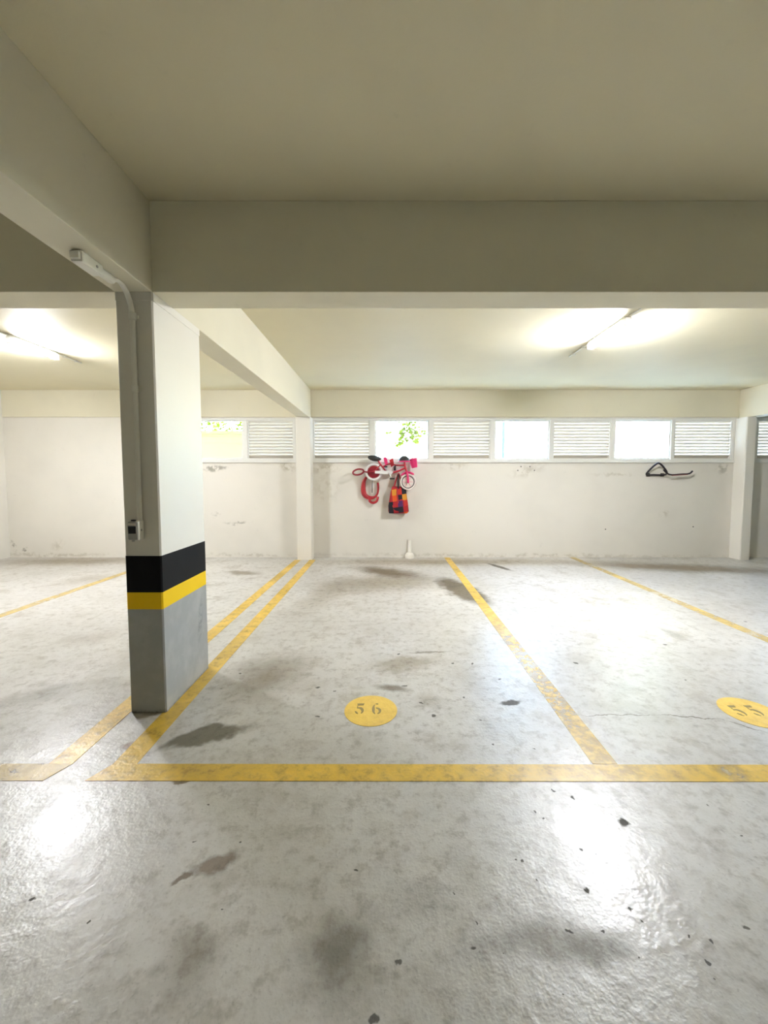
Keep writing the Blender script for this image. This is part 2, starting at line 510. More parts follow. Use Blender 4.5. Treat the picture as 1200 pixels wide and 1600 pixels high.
# ------------------------------------------------------------------ the room
cells = floor_cells(XL - .2, XR + .2, YB - .2, YW + .16)
fme = bpy.data.meshes.new('floor')
fv, ff, fm = [], [], []
fme.materials.append(M_FLOOR)
for x0, x1, y0, y1, hit in cells:
    i = len(fv)
    fv += [(x0, y0, 0), (x1, y0, 0), (x1, y1, 0), (x0, y1, 0)]
    ff.append((i, i + 1, i + 2, i + 3))
    if hit:
        fme.materials.append(mat_floor(hit)); fm.append(len(fme.materials) - 1)
    else: fm.append(0)
i = len(fv)
X0, X1, Y0, Y1 = XL - .2, XR + .2, YB - .2, YW + .16
fv += [(x, y, z) for z in (-.15, 0) for x, y in ((X0, Y0), (X1, Y0), (X1, Y1), (X0, Y1))]
ff += [(i + 3, i + 2, i + 1, i)] + [(i + k, i + (k + 1) % 4, i + 4 + (k + 1) % 4, i + 4 + k) for k in range(4)]
fm += [0] * 5
fme.from_pydata(fv, [], ff)
for pl, mi in zip(fme.polygons, fm): pl.material_index = mi
print('floor cells', len(cells), max(len(c[4]) for c in cells))
fo = bpy.data.objects.new('floor', fme); COL.objects.link(fo)
tag(fo, 'stained grey concrete garage floor with a worn polished sheen', 'floor', kind='structure')
ce = MB().box(XL - .2, XR + .2, YB - .2, YW + .2, ZC, ZC + .2).build('ceiling', M_CEIL)
tag(ce, 'off-white painted concrete ceiling slab between the beams', 'ceiling', kind='structure')

def wx(px): return wal(px, 690, YW)[0]
ZS, ZT = 1.825, 2.635          # window opening
WIN = [  # (x0, x1, [(kind, x0, x1), ...])
    (wx(228), wx(462), [('louver', wx(233), wx(303)), ('glass', wx(311), wx(380)), ('louver', wx(387), wx(459))]),
    (wx(486), wx(1147), [('louver', wx(490), wx(578)), ('glass', wx(586), wx(670)), ('louver', wx(676), wx(766)), ('glass', wx(773), wx(858)),
                         ('louver', wx(864), wx(954)), ('glass', wx(960), wx(1048)), ('louver', wx(1053), wx(1143))]),
    (wx(1176), wx(1382), [('louver', wx(1183), wx(1273)), ('glass', wx(1280), wx(1372))]),
]
w = MB()
w.box(XL - .2, XR + .2, YW, YW + .16, -.15, ZS)
xs = XL - .2
for x0, x1, _ in WIN:
    w.box(xs, x0, YW, YW + .16, ZS, ZT); xs = x1
w.box(xs, XR + .2, YW, YW + .16, ZS, ZT)
w.box(XL - .2, XR + .2, YW + .012, YW + .16, ZT, ZR)
wr = w.build('wall_rear', M_WALL)
tag(wr, 'scuffed white rear wall pierced by a high strip of windows', 'wall', kind='structure')
# bits of wall face between the window heads and the beam, leaving a thin open joint under the beam
w = MB()
w.box(XL - .2, XR + .2, YW, YW + .012, ZT, ZR - .010)
o = w.build('wall_face', M_WALL, wr)
rb = MB().box(XL - .2, XR + .2, YW - .006, YW + .18, ZR, ZC).build('ceiling_beam', M_BEAM)
tag(rb, 'white edge beam along the top of the rear wall above the windows', 'beam', kind='structure')
o = MB().box(XL - .2, XL, YB, YW, 0, ZC).build('wall_left', M_WALL2)
tag(o, 'white side wall at the far end beyond the banded column', 'wall', kind='structure')
o = MB().box(XR, XR + .2, YB, YW, 0, ZC).build('wall_right', M_WALL2)
tag(o, 'white side wall past the bay marked 55', 'wall', kind='structure')
o = MB().box(XL - .2, XR + .2, YB - .2, YB, 0, ZC).build('wall_front', M_WALL2)
tag(o, 'white wall across the aisle facing the windows', 'wall', kind='structure')

# beams
o = MB().box(CX0, CX1, YB, YW - .006, ZB, ZC, .006).build('ceiling_beam', M_BEAM)
tag(o, 'long white beam resting on the banded column and running to the rear wall', 'beam', kind='structure')
o = MB().box(CX1, XR, CY0, CY0 + .235, ZB, ZC, .006).build('ceiling_beam', M_BEAM)
tag(o, 'deep white cross beam spanning over the bays 56 and 55', 'beam', kind='structure')
o = MB().box(XL, CX0, CY0, CY0 + .235, ZB, ZC, .006).build('ceiling_beam', M_BEAM)
tag(o, 'white cross beam between the banded column and the side wall', 'beam', kind='structure')
BX0, BX1 = 6.60, 6.82
o = MB().box(BX0, BX1, CY0 + .235, YW - .006, ZB, ZC, .006).build('ceiling_beam', M_BEAM)
tag(o, 'white beam meeting the rear wall beyond the black bicycle rack', 'beam', kind='structure')

# columns
t = thing('column', 'white concrete column with black, yellow and grey bands at its foot', 'column', (0, 0, 0), kind='structure')
pf = chamfer(CX0, CX1, CY0, CY1)
pf2 = chamfer(CX0 - .002, CX1 + .002, CY0 - .002, CY1 + .002)
MB().prism(pf, 1.017, ZB).build('shaft', M_COLW, t)
MB().prism(pf2, .785, 1.017).build('black_band', M_BLACK, t)
MB().prism(pf2, .677, .785).build('yellow_band', M_YEL, t)
MB().prism(pf2, 0, .677).build('grey_band', M_GREY, t)
# pour joint near the column head
tag(MB().prism(chamfer(CX0 - .003, CX1 + .003, CY0 - .003, CY1 + .003), 2.575, ZB).build('column_head', M_COLW, t))
o = MB().prism(chamfer(-1.655, -1.385, YW - .25, YW, .012), 0, ZB).build('column', M_COLW)
tag(o, 'plain white wall column beside the hanging bicycle', 'column', kind='structure')
o = MB().prism(chamfer(6.54, 6.72, YW - .25, YW, .012), 0, ZB).build('column', M_COLW)
tag(o, 'plain white wall column beside the black bicycle rack', 'column', kind='structure')

# ------------------------------------------------------------------ windows
slat_src = {}
def slat(width, parent, x, z, yc):
    key = round(width, 2)
    if key not in slat_src:
        b = MB()
        prof = [(-.026, .0290), (-.020, .0330), (.024, -.0285), (.026, -.0350), (.020, -.0325), (-.025, .0250)]
        bm2 = bmesh.new()
        A = [bm2.verts.new((-width / 2, y, zz)) for y, zz in prof]
        B = [bm2.verts.new((width / 2, y, zz)) for y, zz in prof]
        n = len(prof)
        for i in range(n): bm2.faces.new((A[i], A[(i + 1) % n], B[(i + 1) % n], B[i]))
        bm2.faces.new(list(reversed(A))); bm2.faces.new(B)
        b.merge(bm2)
        o = b.build('slat', M_ALU, parent)
        o.location = (x, yc, z)
        slat_src[key] = o
        return o
    return share('slat', slat_src[key], (x, yc, z), parent)
WLAB = ['white window strip with louvers and a pane showing a cream wall outside',
        'long white window strip of alternating louvers and clear panes above the bicycle',
        'white louvered window beyond the wall column next to the bicycle rack']
for wi, (x0, x1, panels) in enumerate(WIN):
    t = thing('window_%d' % (wi + 1), WLAB[wi], 'window', (0, 0, 0), kind='structure')
    b = MB()
    ya, yb = YW - .012, YW + .09
    fz0, fz1 = ZS + .045, ZT - .035
    b.box(x0, x1, ya, yb, ZS, fz0, .004)
    b.box(x0, x1, ya, yb, fz1, ZT, .004)
    edges = [x0] + [e for k, a, c in panels for e in (a, c)] + [x1]
    for i in range(0, len(edges), 2):
        b.box(edges[i], edges[i + 1], ya + .002, yb, fz0, fz1, .003)
    b.box(x0 - .015, x1 + .01, YW - .03, YW, ZS - .022, ZS + .006, .004)
    b.build('frame', M_FRAME, t)
    for kind, a, c in panels:
        if kind == 'glass':
            s = MB()
            bw = .024
            s.box(a, c, YW + .012, YW + .055, fz0, fz0 + bw, .003); s.box(a, c, YW + .012, YW + .055, fz1 - bw, fz1, .003)
            s.box(a, a + bw, YW + .012, YW + .055, fz0 + bw, fz1 - bw, .003); s.box(c - bw, c, YW + .012, YW + .055, fz0 + bw, fz1 - bw, .003)
            so = s.build('sash', M_FRAME, t)
            MB().box(a + bw, c - bw, YW + .030, YW + .034, fz0 + bw, fz1 - bw).build('pane', M_GLASS, so)
        else:
            s = MB()
            bw = .018
            s.box(a, c, YW, YW + .07, fz0, fz0 + bw, .003); s.box(a, c, YW, YW + .07, fz1 - bw, fz1, .003)
            s.box(a, a + bw, YW, YW + .07, fz0 + bw, fz1 - bw, .003); s.box(c - bw, c, YW, YW + .07, fz0 + bw, fz1 - bw, .003)
            so = s.build('louver_frame', M_FRAME, t)
            n = 12
            hh = (fz1 - fz0 - 2 * bw)
            for k in range(n):
                slat(c - a - 2 * bw, so, (a + c) / 2, fz0 + bw + hh * (k + .5) / n, YW + .036)

# ------------------------------------------------------------------ floor markings
ZL = .0022
def line(name, pts, mat, label, group=None):
    b = bmesh.new()
    lo = [b.verts.new((x, y, 0.0002)) for x, y in pts]; hi = [b.verts.new((x, y, ZL)) for x, y in pts]
    b.faces.new(hi)
    n = len(pts)
    for i in range(n): b.faces.new((lo[i], lo[(i + 1) % n], hi[(i + 1) % n], hi[i]))
    m = MB(); m.merge(b)
    return tag(m.build(name, mat), label, 'floor marking', group)
YF0, YF1 = 1.888, 2.005
def strip(x0a, x1a, ya, x0b, x1b, yb): return [(x0a, ya), (x1a, ya), (x1b, yb), (x0b, yb)]
line('parking_line', strip(-1.44, -1.315, YF1, -1.425, -1.31, YW - .25), M_LINE, 'yellow bay line hugging the banded column on the side of number 56')
line('parking_line', strip(-1.78, -1.655, YF1, -1.70, -1.585, YW - .25), M_LINE, 'yellow bay line passing the far side of the banded column from number 56')
line('parking_line', [(XL, YF0), (-1.71, YF0), (-1.655, YF1), (XL, YF1)], M_LINE_OLD, 'worn yellow cross line along the aisle ending beside the banded column')
line('parking_line', [(-1.50, YF0), (8.5, YF0 - .02), (8.5, YF1 - .02), (-1.44, YF1)], M_LINE, 'long yellow cross line along the aisle closing the bays 56 and 55')
line('parking_line', strip(1.085, 1.215, YF1 - .002, 1.10, 1.205, YW - .02), M_LINE, 'yellow line dividing the bays 56 and 55')
line('parking_line', strip(3.50, 3.62, YF1 - .005, 3.49, 3.60, YW - .02), M_LINE_OLD, 'faint yellow line on the far side of bay 55 running to the rear wall')
line('parking_line', strip(-4.36, -4.24, YF1, -4.20, -4.09, YW - .02), M_LINE_OLD, 'faint yellow line across the empty bay behind the banded column')

def band(cx, cy, rx, ry, a0, a1, thick, n=14):
    out, inn = [], []
    for i in range(n + 1):
        t_ = i / n; a = math.radians(a0 + (a1 - a0) * t_); w_ = thick(t_)
        out.append((cx + rx * math.cos(a), cy + ry * math.sin(a)))
        inn.append((cx + (rx - w_) * math.cos(a), cy + (ry - w_ * .8) * math.sin(a)))
    return out + inn[::-1]
def bulge(a, b): return lambda t_: a + (b - a) * math.sin(PI * t_)
FIVE = [[(.20, .98), (.80, 1.0), (.74, .82), (.24, .80)], [(.22, .76), (.30, .76), (.28, .56), (.20, .52)],
        band(.44, .32, .36, .32, 128, -62, bulge(.07, .24)), band(.40, .30, .34, .30, -100, -172, bulge(.06, .16), 8)]
SIX = [band(.50, .48, .40, .52, 72, 108, bulge(.07, .10), 6), band(.52, .46, .42, .50, 118, 250, bulge(.06, .24)),
       band(.52, .30, .36, .30, 108, -82, bulge(.06, .22))]
def number_disc(cx, cy, r, digs, label):
    pts = [(cx + r * math.cos(2 * PI * k / 48), cy + r * math.sin(2 * PI * k / 48)) for k in range(48)]
    o = line('bay_number_disc', pts, M_DISC, label)
    for i, dg in enumerate(digs):
        b = MB()
        ox = cx - .108 + i * .107 ; oy = cy - .045
        for poly in dg:
            b.prism([(ox + x * .078, oy + y * .118) for x, y in poly], ZL, ZL + .0012)
        b.build('digit', M_DIGIT, o)
    return o
number_disc(-.102, 2.492, .171, (FIVE, SIX), 'yellow floor disc stencilled 56 in the bay beside the banded column')
number_disc(2.345, 2.47, .171, (FIVE, FIVE), 'pale yellow floor disc stencilled 55 in the bay past the dividing line')

# ------------------------------------------------------------------ ceiling lamps
def lamp(xc, y0, y1, label):
    zc = ZC
    t = thing('tube_lamp', label, 'lamp', (xc, (y0 + y1) / 2, zc), group='ceiling tube lamps')
    L = (y1 - y0) / 2
    MB().box(-.036, .036, -L - .05, L + .05, -.022, 0, .004).build('batten', M_PVC, t)
    for sgn in (-1, 1):
        yy = sgn * (L + .035)
        b = MB().box(-.036, .036, yy - .035, yy + .035, -.098, -.020, .010)
        h = b.build('lamp_holder', M_HOLD, t)
        b = MB()
        b.lathe([(.030, 0), (.030, .012), (.024, .016), (.024, .024)], 16, Matrix.Translation((0, yy - sgn * .033, -.066)) @ Matrix.Rotation(sgn * PI / 2, 4, 'X'))
        b.build('collar', M_HOLD, h)
    for nm, mt, a0, a1 in (('tube', M_TUBE, -186, 6), ('tube_back', M_HOLD, 6, 174)):
        bm2 = bmesh.new(); rows = []
        for yy in (-L, L):
            rows.append([bm2.verts.new((.020 * math.cos(math.radians(a0 + (a1 - a0) * k / 12)), yy, -.066 + .020 * math.sin(math.radians(a0 + (a1 - a0) * k / 12)))) for k in range(13)])
        for k in range(12): bm2.faces.new((rows[0][k], rows[0][k + 1], rows[1][k + 1], rows[1][k]))
        for rw in rows: bm2.faces.new(rw)
        bm2.faces.new((rows[0][0], rows[0][12], rows[1][12], rows[1][0]))
        b = MB(); b.merge(bm2); b.build(nm, mt, t)
    return t
lamp(2.46, 4.20, 4.84, 'lit white ceiling tube lamp in the bay with the hanging bicycle')
lamp(-4.34, 4.72, 5.26, 'lit white ceiling tube lamp in the bay behind the banded column')
def conduit(x, ya, yb, label):
    t = thing('ceiling_conduit', label, 'conduit', (x, ya, ZC))
    MB().tube([(0, 0, -.012), (0, yb - ya, -.012)], .009, 10).build('pipe', M_PVC, t, True)
    for f in (.25, .75):
        MB().box(-.020, .020, (yb - ya) * f - .012, (yb - ya) * f + .012, -.028, 0, .003).build('clip', M_PVC, t)
conduit(2.46, CY0 + .235, 4.12, 'thin white ceiling conduit from the cross beam to the lamp over bay 55')
conduit(2.46, 4.93, 5.45, 'short white ceiling conduit stub on the window end of the lamp over bay 55')
conduit(-4.34, CY0 + .235, 4.64, 'thin white ceiling conduit feeding the lamp behind the banded column')
conduit(-4.34, 5.35, 5.75, 'short white ceiling conduit stub beyond the lamp behind the banded column')

# ------------------------------------------------------------------ conduit, junction and socket on the banded column
def cpt(px, py, Y=CY0): return wal(px, py, Y)
xq = -1.527
r = .0145
t = thing('wall_conduit', 'white plastic conduit running up the banded column and under the beam', 'conduit', (0, 0, 0))
b = MB()
yq = CY0 - .018
b.tube([(xq, yq, 1.24), (xq, yq, 2.44)] + spline([(xq, yq, 2.46), (xq, yq - .012, 2.53), (xq, yq - .05, 2.595), (xq, yq - .115, 2.628), (xq, yq - .17, ZB - .018)], 5), r, 12)
b.build('pipe', M_PVC, t, True)
for z in (2.045, 2.475):
    b = MB()
    b.lathe([(.0185, -.022), (.020, -.018), (.020, .018), (.0185, .022)], 14, Matrix.Translation((xq, yq, z)))
    b.box(xq - .028, xq + .028, CY0 - .010, CY0, z - .010, z + .010, .002)
    b.build('coupling', M_PVC, t)
# condulet body on the beam underside
b = MB()
zb = ZB - .026
jb = MB().box(xq - .030, xq + .030, 2.02, 2.17, ZB - .056, ZB, .010)
jo = jb.build('junction_box', M_PVC, t)
MB().lathe([(.023, 0), (.023, .10), (.019, .115)], 14, Matrix.Translation((xq, 2.165, ZB - .022)) @ Matrix.Rotation(-PI / 2, 4, 'X')).build('spigot', M_PVC, jo)
MB().box(xq - .022, xq + .022, 2.005, 2.021, ZB - .046, ZB - .012, .004).build('end_plug', M_PVC, jo)
MB().lathe([(.007, 0), (.007, .004), (.004, .005)], 10, Matrix.Translation((xq + .029, 2.12, ZB - .030)) @ Matrix.Rotation(PI / 2, 4, 'Y')).build('screw', M_SOCK, jo)

t = thing('socket_box', 'small white socket box with grey front and black opening on the banded column', 'socket', (-1.545, CY0 - .002, 1.185))
MB().box(-.031, .031, -.055, 0, -.060, .058, .006).build('body', M_PVC, t)
fc = MB().box(-.029, .027, -.066, -.055, -.057, .054, .008).build('face_plate', M_SOCK, t)
MB().box(-.024, .022, -.070, -.066, -.018, .026, .002).build('opening', M_DARK, fc)
MB().box(-.024, .022, -.070, -.066, .031, .046, .002).build('label_plate', M_ALU, fc)
MB().box(-.012, .010, -.060, -.042, .057, .066, .003).build('latch', M_DARK, t)
MB().box(-.008, .006, -.064, -.054, -.068, -.058, .002).build('tab', M_SOCK, t)
MB().lathe([(.006, 0), (.006, .003), (.003, .004)], 10, Matrix.Translation((.031, -.028, 0)) @ Matrix.Rotation(PI / 2, 4, 'Y')).build('screw', M_SOCK, t)

# ------------------------------------------------------------------ black bicycle racks on the rear wall
M_RACK = simple('black_rack_paint', (.018, .014, .018), .35, var=.3)
M_RACKTIP = simple('reddish_rubber', (.16, .04, .03), .5)
def wp(px, py, Y): x, z = wal(px, py, Y); return Vector((x, Y, z))
def rack(dx, label, dz=0.0):
    Y0 = YW - .022
    base = wp(1029, 735, Y0)
    t = thing('bicycle_rack', label, 'bicycle rack', base + Vector((dx, 0, dz)), group=None)
    q = lambda px, py, y: wp(px, py, YW - y) - base
    loop = spline([q(1010, 741, .03), q(1024, 726, .13), q(1032, 725, .17), q(1042, 738, .13), q(1037, 742, .05), q(1022, 742, .025)], 6, True)
    MB().tube(loop, .017, 10, closed=True).build('loop', M_RACK, t, True)
    arm = spline([q(1037, 734, .15), q(1043, 740, .14), q(1050, 742, .13), q(1066, 741, .12), q(1077, 740, .12), q(1082, 736, .12)], 5)
    MB().tube(arm, .0155, 10).build('arm', M_RACK, t, True)
    MB().tube([q(1050, 743, .145), q(1074, 741.5, .135)], .008, 8).build('rubber_strip', M_RACKTIP, t, True)
    for px in (1012, 1034):
        c = q(px, 742, .0)
        MB().box(c.x - .03, c.x + .03, .0, .022, c.z - .03, c.z + .03, .004).build('wall_plate', M_RACK, t)
    return t
rack(0, 'black bent-tube bicycle rack fixed on the bare wall below the windows')

# ------------------------------------------------------------------ children's bicycle hanging on the rear wall
M_TYRE = simple('cream_tyre', (.80, .72, .66), .6)
M_WHITE = simple('white_plastic', (.82, .80, .77), .4)
M_PINK = simple('pink_enamel', (.72, .035, .16), .35)
M_RED = simple('red_enamel', (.46, .025, .035), .35)
M_DRED = simple('dark_red_plastic', (.28, .012, .022), .4)
M_BLK = simple('black_rubber', (.02, .02, .018), .55)
M_STEEL = simple('steel', (.55, .52, .46), .3, .8)
YBK = YW - .20
bk0 = wp(612, 745, YBK)
bike = thing('bicycle', 'small pink and red children\'s bicycle with cream tyres hanging on the rear wall', 'bicycle', bk0)
def bq(px, py, dy=0.0): return wp(px, py, YBK) - bk0 + Vector((0, dy, 0))
RY90 = Matrix.Rotation(PI / 2, 4, 'X')
def ringpts(c, r_, n=28): return [c + Vector((r_ * math.cos(2 * PI * k / n), 0, r_ * math.sin(2 * PI * k / n))) for k in range(n)]
def wheel(px, py, R, disc):
    c = bq(px, py)
    tw = .022 if disc else .017
    wh = MB(); wh.tube(ringpts(c, R - tw), tw, 10, closed=True)
    w_ = wh.build('wheel', M_WHITE if disc else M_TYRE, bike, True)
    MB().tube(ringpts(c, R - .040), .008, 8, closed=True).build('rim', M_DRED if disc else M_BLK, w_, True)
    for k in range(12):
        a = 2 * PI * k / 12
        d = Vector((math.cos(a), 0, math.sin(a)))
        off = Vector((0, .015 * (1 if k % 2 else -1), 0))
        MB().tube([c + d * .02 + off, c + d * (R - .042)], .0028, 5).build('spoke', M_RED if disc else M_PINK, w_)
    if disc:
        MB().lathe([(.02, -.02), (.112, -.012), (.112, .012), (.02, .02)], 20, Matrix.Translation(c) @ RY90).build('wheel_disc', M_DRED, w_)
    else:
        MB().lathe([(.02, -.012), (R - .046, -.003), (R - .046, .003), (.02, .012)], 20, Matrix.Translation(c) @ RY90).build('wheel_disc', M_TYRE, w_)
    MB().lathe([(.018, -.05), (.024, -.03), (.024, .03), (.018, .05)], 14, Matrix.Translation(c) @ RY90).build('hub', M_DRED if disc else M_PINK, w_)
wheel(584, 737.5, .163, True)
wheel(637.5, 753, .152, False)
# fork, fenders, steering
b = MB()
for s_ in (-1, 1):
    b.tube([bq(637.5, 753, s_ * .045), bq(637, 744, s_ * .045), bq(635.5, 738, s_ * .035)], [.020, .020, .018], 10)
b.tube([bq(635.5, 737, -.05), bq(635.5, 737, .05)], .018, 10)
b.build('fork', M_PINK, bike, True)
cw = bq(637.5, 753)
MB().tube([cw + Vector((.172 * math.cos(a), 0, .172 * math.sin(a))) for a in [math.radians(50 + 8 * k) for k in range(12)]], [.008] + [.020] * 10 + [.008], 8).build('front_fender', M_PINK, bike, True)
MB().tube([bq(635.5, 738), bq(633, 729), bq(632, 722)], .019, 10).build('head_tube', M_RED, bike, True)
b = MB()
b.tube(spline([bq(633, 731), bq(622, 736), bq(612, 739), bq(606, 740)], 5), .020, 10)
b.tube([bq(606, 740), bq(596, 727), bq(591, 720)], .017, 10)
b.tube(spline([bq(633, 727), bq(620, 727), bq(608, 725), bq(598, 729)], 5), .016, 10)
for s_ in (-1, 1):
    b.tube([bq(606, 740, s_ * .03), bq(584, 737.5, s_ * .055)], .011, 8)
    b.tube([bq(595, 726, s_ * .02), bq(584, 737.5, s_ * .055)], .010, 8)
b.build('frame', M_RED, bike, True)
# chain guard and crank on the camera side
b = MB()
gp = [bq(586, 735.8), bq(604, 735.6), bq(611, 735), bq(614.5, 738), bq(611, 741.5), bq(604, 741), bq(586, 739.8)]
b.prism([(p.x, p.z) for p in gp], -.006, .006, Matrix.Translation((0, -.075, 0)) @ RY90)
b.build('chain_guard', M_WHITE, bike)
MB().tube([bq(607, 738.5, -.09), bq(612, 747, -.10)], .010, 8).build('crank_arm', M_STEEL, bike, True)
c = bq(612.5, 748, -.14)
MB().box(c.x - .045, c.x + .045, c.y - .035, c.y + .035, c.z - .012, c.z + .012, .004).build('pedal', M_BLK, bike)
MB().tube([bq(607, 738.5, .05), bq(602, 730, .06)], .010, 8).build('crank_arm', M_STEEL, bike, True)
c = bq(601.5, 729, .10)
MB().box(c.x - .045, c.x + .045, c.y - .035, c.y + .035, c.z - .012, c.z + .012, .004).build('pedal', M_BLK, bike)
for nm, mt, pp in (('frame_pad', M_PINK, [(599, 715), (604, 714), (606, 724), (602, 727)]), ('frame_pad', M_RED, [(608.5, 719), (614, 716), (616, 727), (611, 730)])):
    q_ = [bq(*p_) for p_ in pp]
    MB().prism([(p_.x, p_.z) for p_ in q_], -.03, .03, RY90).build(nm, mt, bike)
# saddle
b = MB()
bm2 = bmesh.new(); bmesh.ops.create_uvsphere(bm2, u_segments=20, v_segments=12, radius=1)
for v in bm2.verts:
    x, y, z = v.co
    wy = .075 if x < 0 else .075 * (1 - .62 * min(1, x))
    v.co = Vector((x * .125, y * wy, z * (.062 if z > 0 else .045) + (.014 * x * x)))
b.merge(bm2, Matrix.Translation(bq(585, 717)) @ Matrix.Rotation(math.radians(8), 4, 'Y'))
b.build('saddle', M_BLK, bike, True)
MB().tube([bq(591, 720), bq(589, 718)], .013, 8).build('seat_post', M_STEEL, bike, True)
# handlebar with grips, basket on it
b = MB(); b.tube(spline([bq(628, 717, -.17), bq(629, 716.5, -.10), bq(632, 720, -.03), bq(632, 720, .03), bq(629, 716.5, .10), bq(628, 717, .15)], 5), .011, 8)
b.build('handlebar', M_STEEL, bike, True)
for s_ in (-1, 1):
    MB().tube([bq(626.5, 717.5, s_ * .15), bq(628.5, 716.8, s_ * .09)], .017, 10).build('grip', M_BLK, bike, True)
c = bq(646.5, 723.5)
b = MB()
prof = []
bm2 = bmesh.new()
rings = []
for z, w_, d_ in ((-.088, .052, .075), (-.02, .062, .088), (.05, .072, .10), (.078, .082, .11), (.084, .076, .104), (.05, .064, .092), (-.078, .046, .068)):
    ring = []
    for k in range(24):
        a = 2 * PI * k / 24
        rr = 1 + .05 * math.sin(6 * a) * (1 if z > .04 else .4)
        ring.append(bm2.verts.new((w_ * rr * math.cos(a), d_ * rr * math.sin(a), z)))
    rings.append(ring)
for A, B in zip(rings, rings[1:]):
    for k in range(24): bm2.faces.new((A[k], A[(k + 1) % 24], B[(k + 1) % 24], B[k]))
bm2.faces.new(list(reversed(rings[0]))); bm2.faces.new(rings[-1])
b.merge(bm2, Matrix.Translation(c) @ Matrix.Rotation(math.radians(-12), 4, 'Y'))
b.build('basket', M_PINK, bike, True)
# red loop standing out behind the rear wheel
c = bq(560, 737.5)
MB().tube([c + Vector((.098 * math.cos(a), -.03 + .06 * math.sin(a), .052 * math.sin(a) + .012 * math.cos(a))) for a in [2 * PI * k / 26 for k in range(26)]], .017, 10, closed=True).build('rear_loop', M_DRED, bike, True)
MB().tube([bq(569, 737, -.03), bq(577, 738, -.04), bq(584, 737.5, -.05)], .012, 8).build('rear_stay', M_DRED, bike, True)

hk = thing('wall_hook', 'small black wall hook holding up the children\'s bicycle frame', 'hook', wp(617, 731, YW))
MB().box(-.02, .02, -.006, 0, -.05, .03, .002).build('plate', M_RACK, hk)
MB().tube(spline([(0, -.004, 0), (0, -.10, 0), (0, -.21, .0), (0, -.245, .015), (0, -.25, .045)], 5), .008, 8).build('peg', M_RACK, hk, True)
# helmet on the handlebar end
c = wp(631.5, 720.5, YBK - .265)
hel = thing('helmet', 'black child\'s cycling helmet with a pink rim on the bicycle handlebar', 'helmet', c)
bm2 = bmesh.new(); bmesh.ops.create_uvsphere(bm2, u_segments=24, v_segments=14, radius=1)
bmesh.ops.bisect_plane(bm2, geom=bm2.verts[:] + bm2.edges[:] + bm2.faces[:], plane_co=(0, 0, -.08), plane_no=(0, 0, -1), clear_outer=True)
bmesh.ops.holes_fill(bm2, edges=bm2.edges[:])
for v in bm2.verts: v.co = Vector((v.co.x * .098, v.co.y * .10, v.co.z * .098))
b = MB(); b.merge(bm2); b.build('shell', M_BLK, hel, True)
MB().tube([(.100 * math.cos(2 * PI * k / 24), .102 * math.sin(2 * PI * k / 24), -.006) for k in range(24)], .009, 8, closed=True).build('rim', M_PINK, hel, True)

# red U-shaped tube hanging under the rear wheel
c = wp(579, 766, YW - .06)
ul = thing('hanging_loop', 'thick red U-shaped tube hanging on the wall under the bicycle\'s rear wheel', 'loop', c)
uq = lambda px, py, dy=0.0: wp(px, py, YW - .06) - c + Vector((0, dy, 0))
pts = spline([uq(573, 745), uq(569, 752), uq(567.5, 762), uq(569, 772), uq(575, 777), uq(583, 777.5), uq(589, 773), uq(591, 764), uq(590.5, 754)], 5)
n = len(pts)
MB().tube(pts, [.020 + .026 * math.sin(PI * min(1, i / n * 1.5)) for i in range(n)], 12).build('tube', M_RED, ul, True)
b = MB(); b.tube(spline([uq(578, 777, -.02), uq(578, 783, -.03), uq(583, 785.5, -.03), uq(588.5, 783, -.03), uq(590.5, 776, -.02)], 5), .024, 10)
b.build('handle', M_RED, ul, True)
MB().tube([uq(582, 746), uq(581.5, 770)], .007, 8).build('cord', M_BLK, ul, True)

# patchwork bag
def mat_patch():
    N = NT('patchwork_cloth')
    mp = N.new('ShaderNodeMapping'); N.link(N.objpos(), mp.inputs[0])
    mp.inputs['Scale'].default_value = (11, 11, 9)
    mp.inputs['Rotation'].default_value = (0, .12, 0)
    fl_ = N.new('ShaderNodeVectorMath', operation='FLOOR'); N.link(mp.outputs[0], fl_.inputs[0])
    wn_ = N.new('ShaderNodeTexWhiteNoise', noise_dimensions='3D'); N.link(fl_.outputs[0], wn_.inputs['Vector'])
    cr = N.new('ShaderNodeValToRGB'); N.link(wn_.outputs['Value'], cr.inputs[0])
    cr.color_ramp.interpolation = 'CONSTANT'
    cols = [(0, (.42, .015, .02)), (.22, (.015, .012, .02)), (.44, (.70, .09, .01)), (.54, (.35, .01, .03)), (.70, (.10, .02, .12)), (.80, (.62, .25, .02)), (.86, (.55, .03, .02))]
    el = cr.color_ramp.elements
    while len(el) < len(cols): el.new(.5)
    for e, (p_, c_) in zip(el, cols): e.position = p_; e.color = (*c_, 1)
    return N.set(Base_Color=cr.outputs[0], Roughness=.8, Normal=N.bump(N.noise(N.objpos(), 120, 2).outputs['Fac'], .3, .003))
M_PATCH = mat_patch()
M_STRAP = simple('red_strap', (.40, .02, .03), .7)
c = wp(623, 801, YW - .13)
bag = thing('bag', 'red, orange and black patchwork cloth bag hanging below the bicycle', 'bag', c)
g = lambda px, py: (wp(px, py, YW - .13) - c)
bm2 = bmesh.new(); rings = []
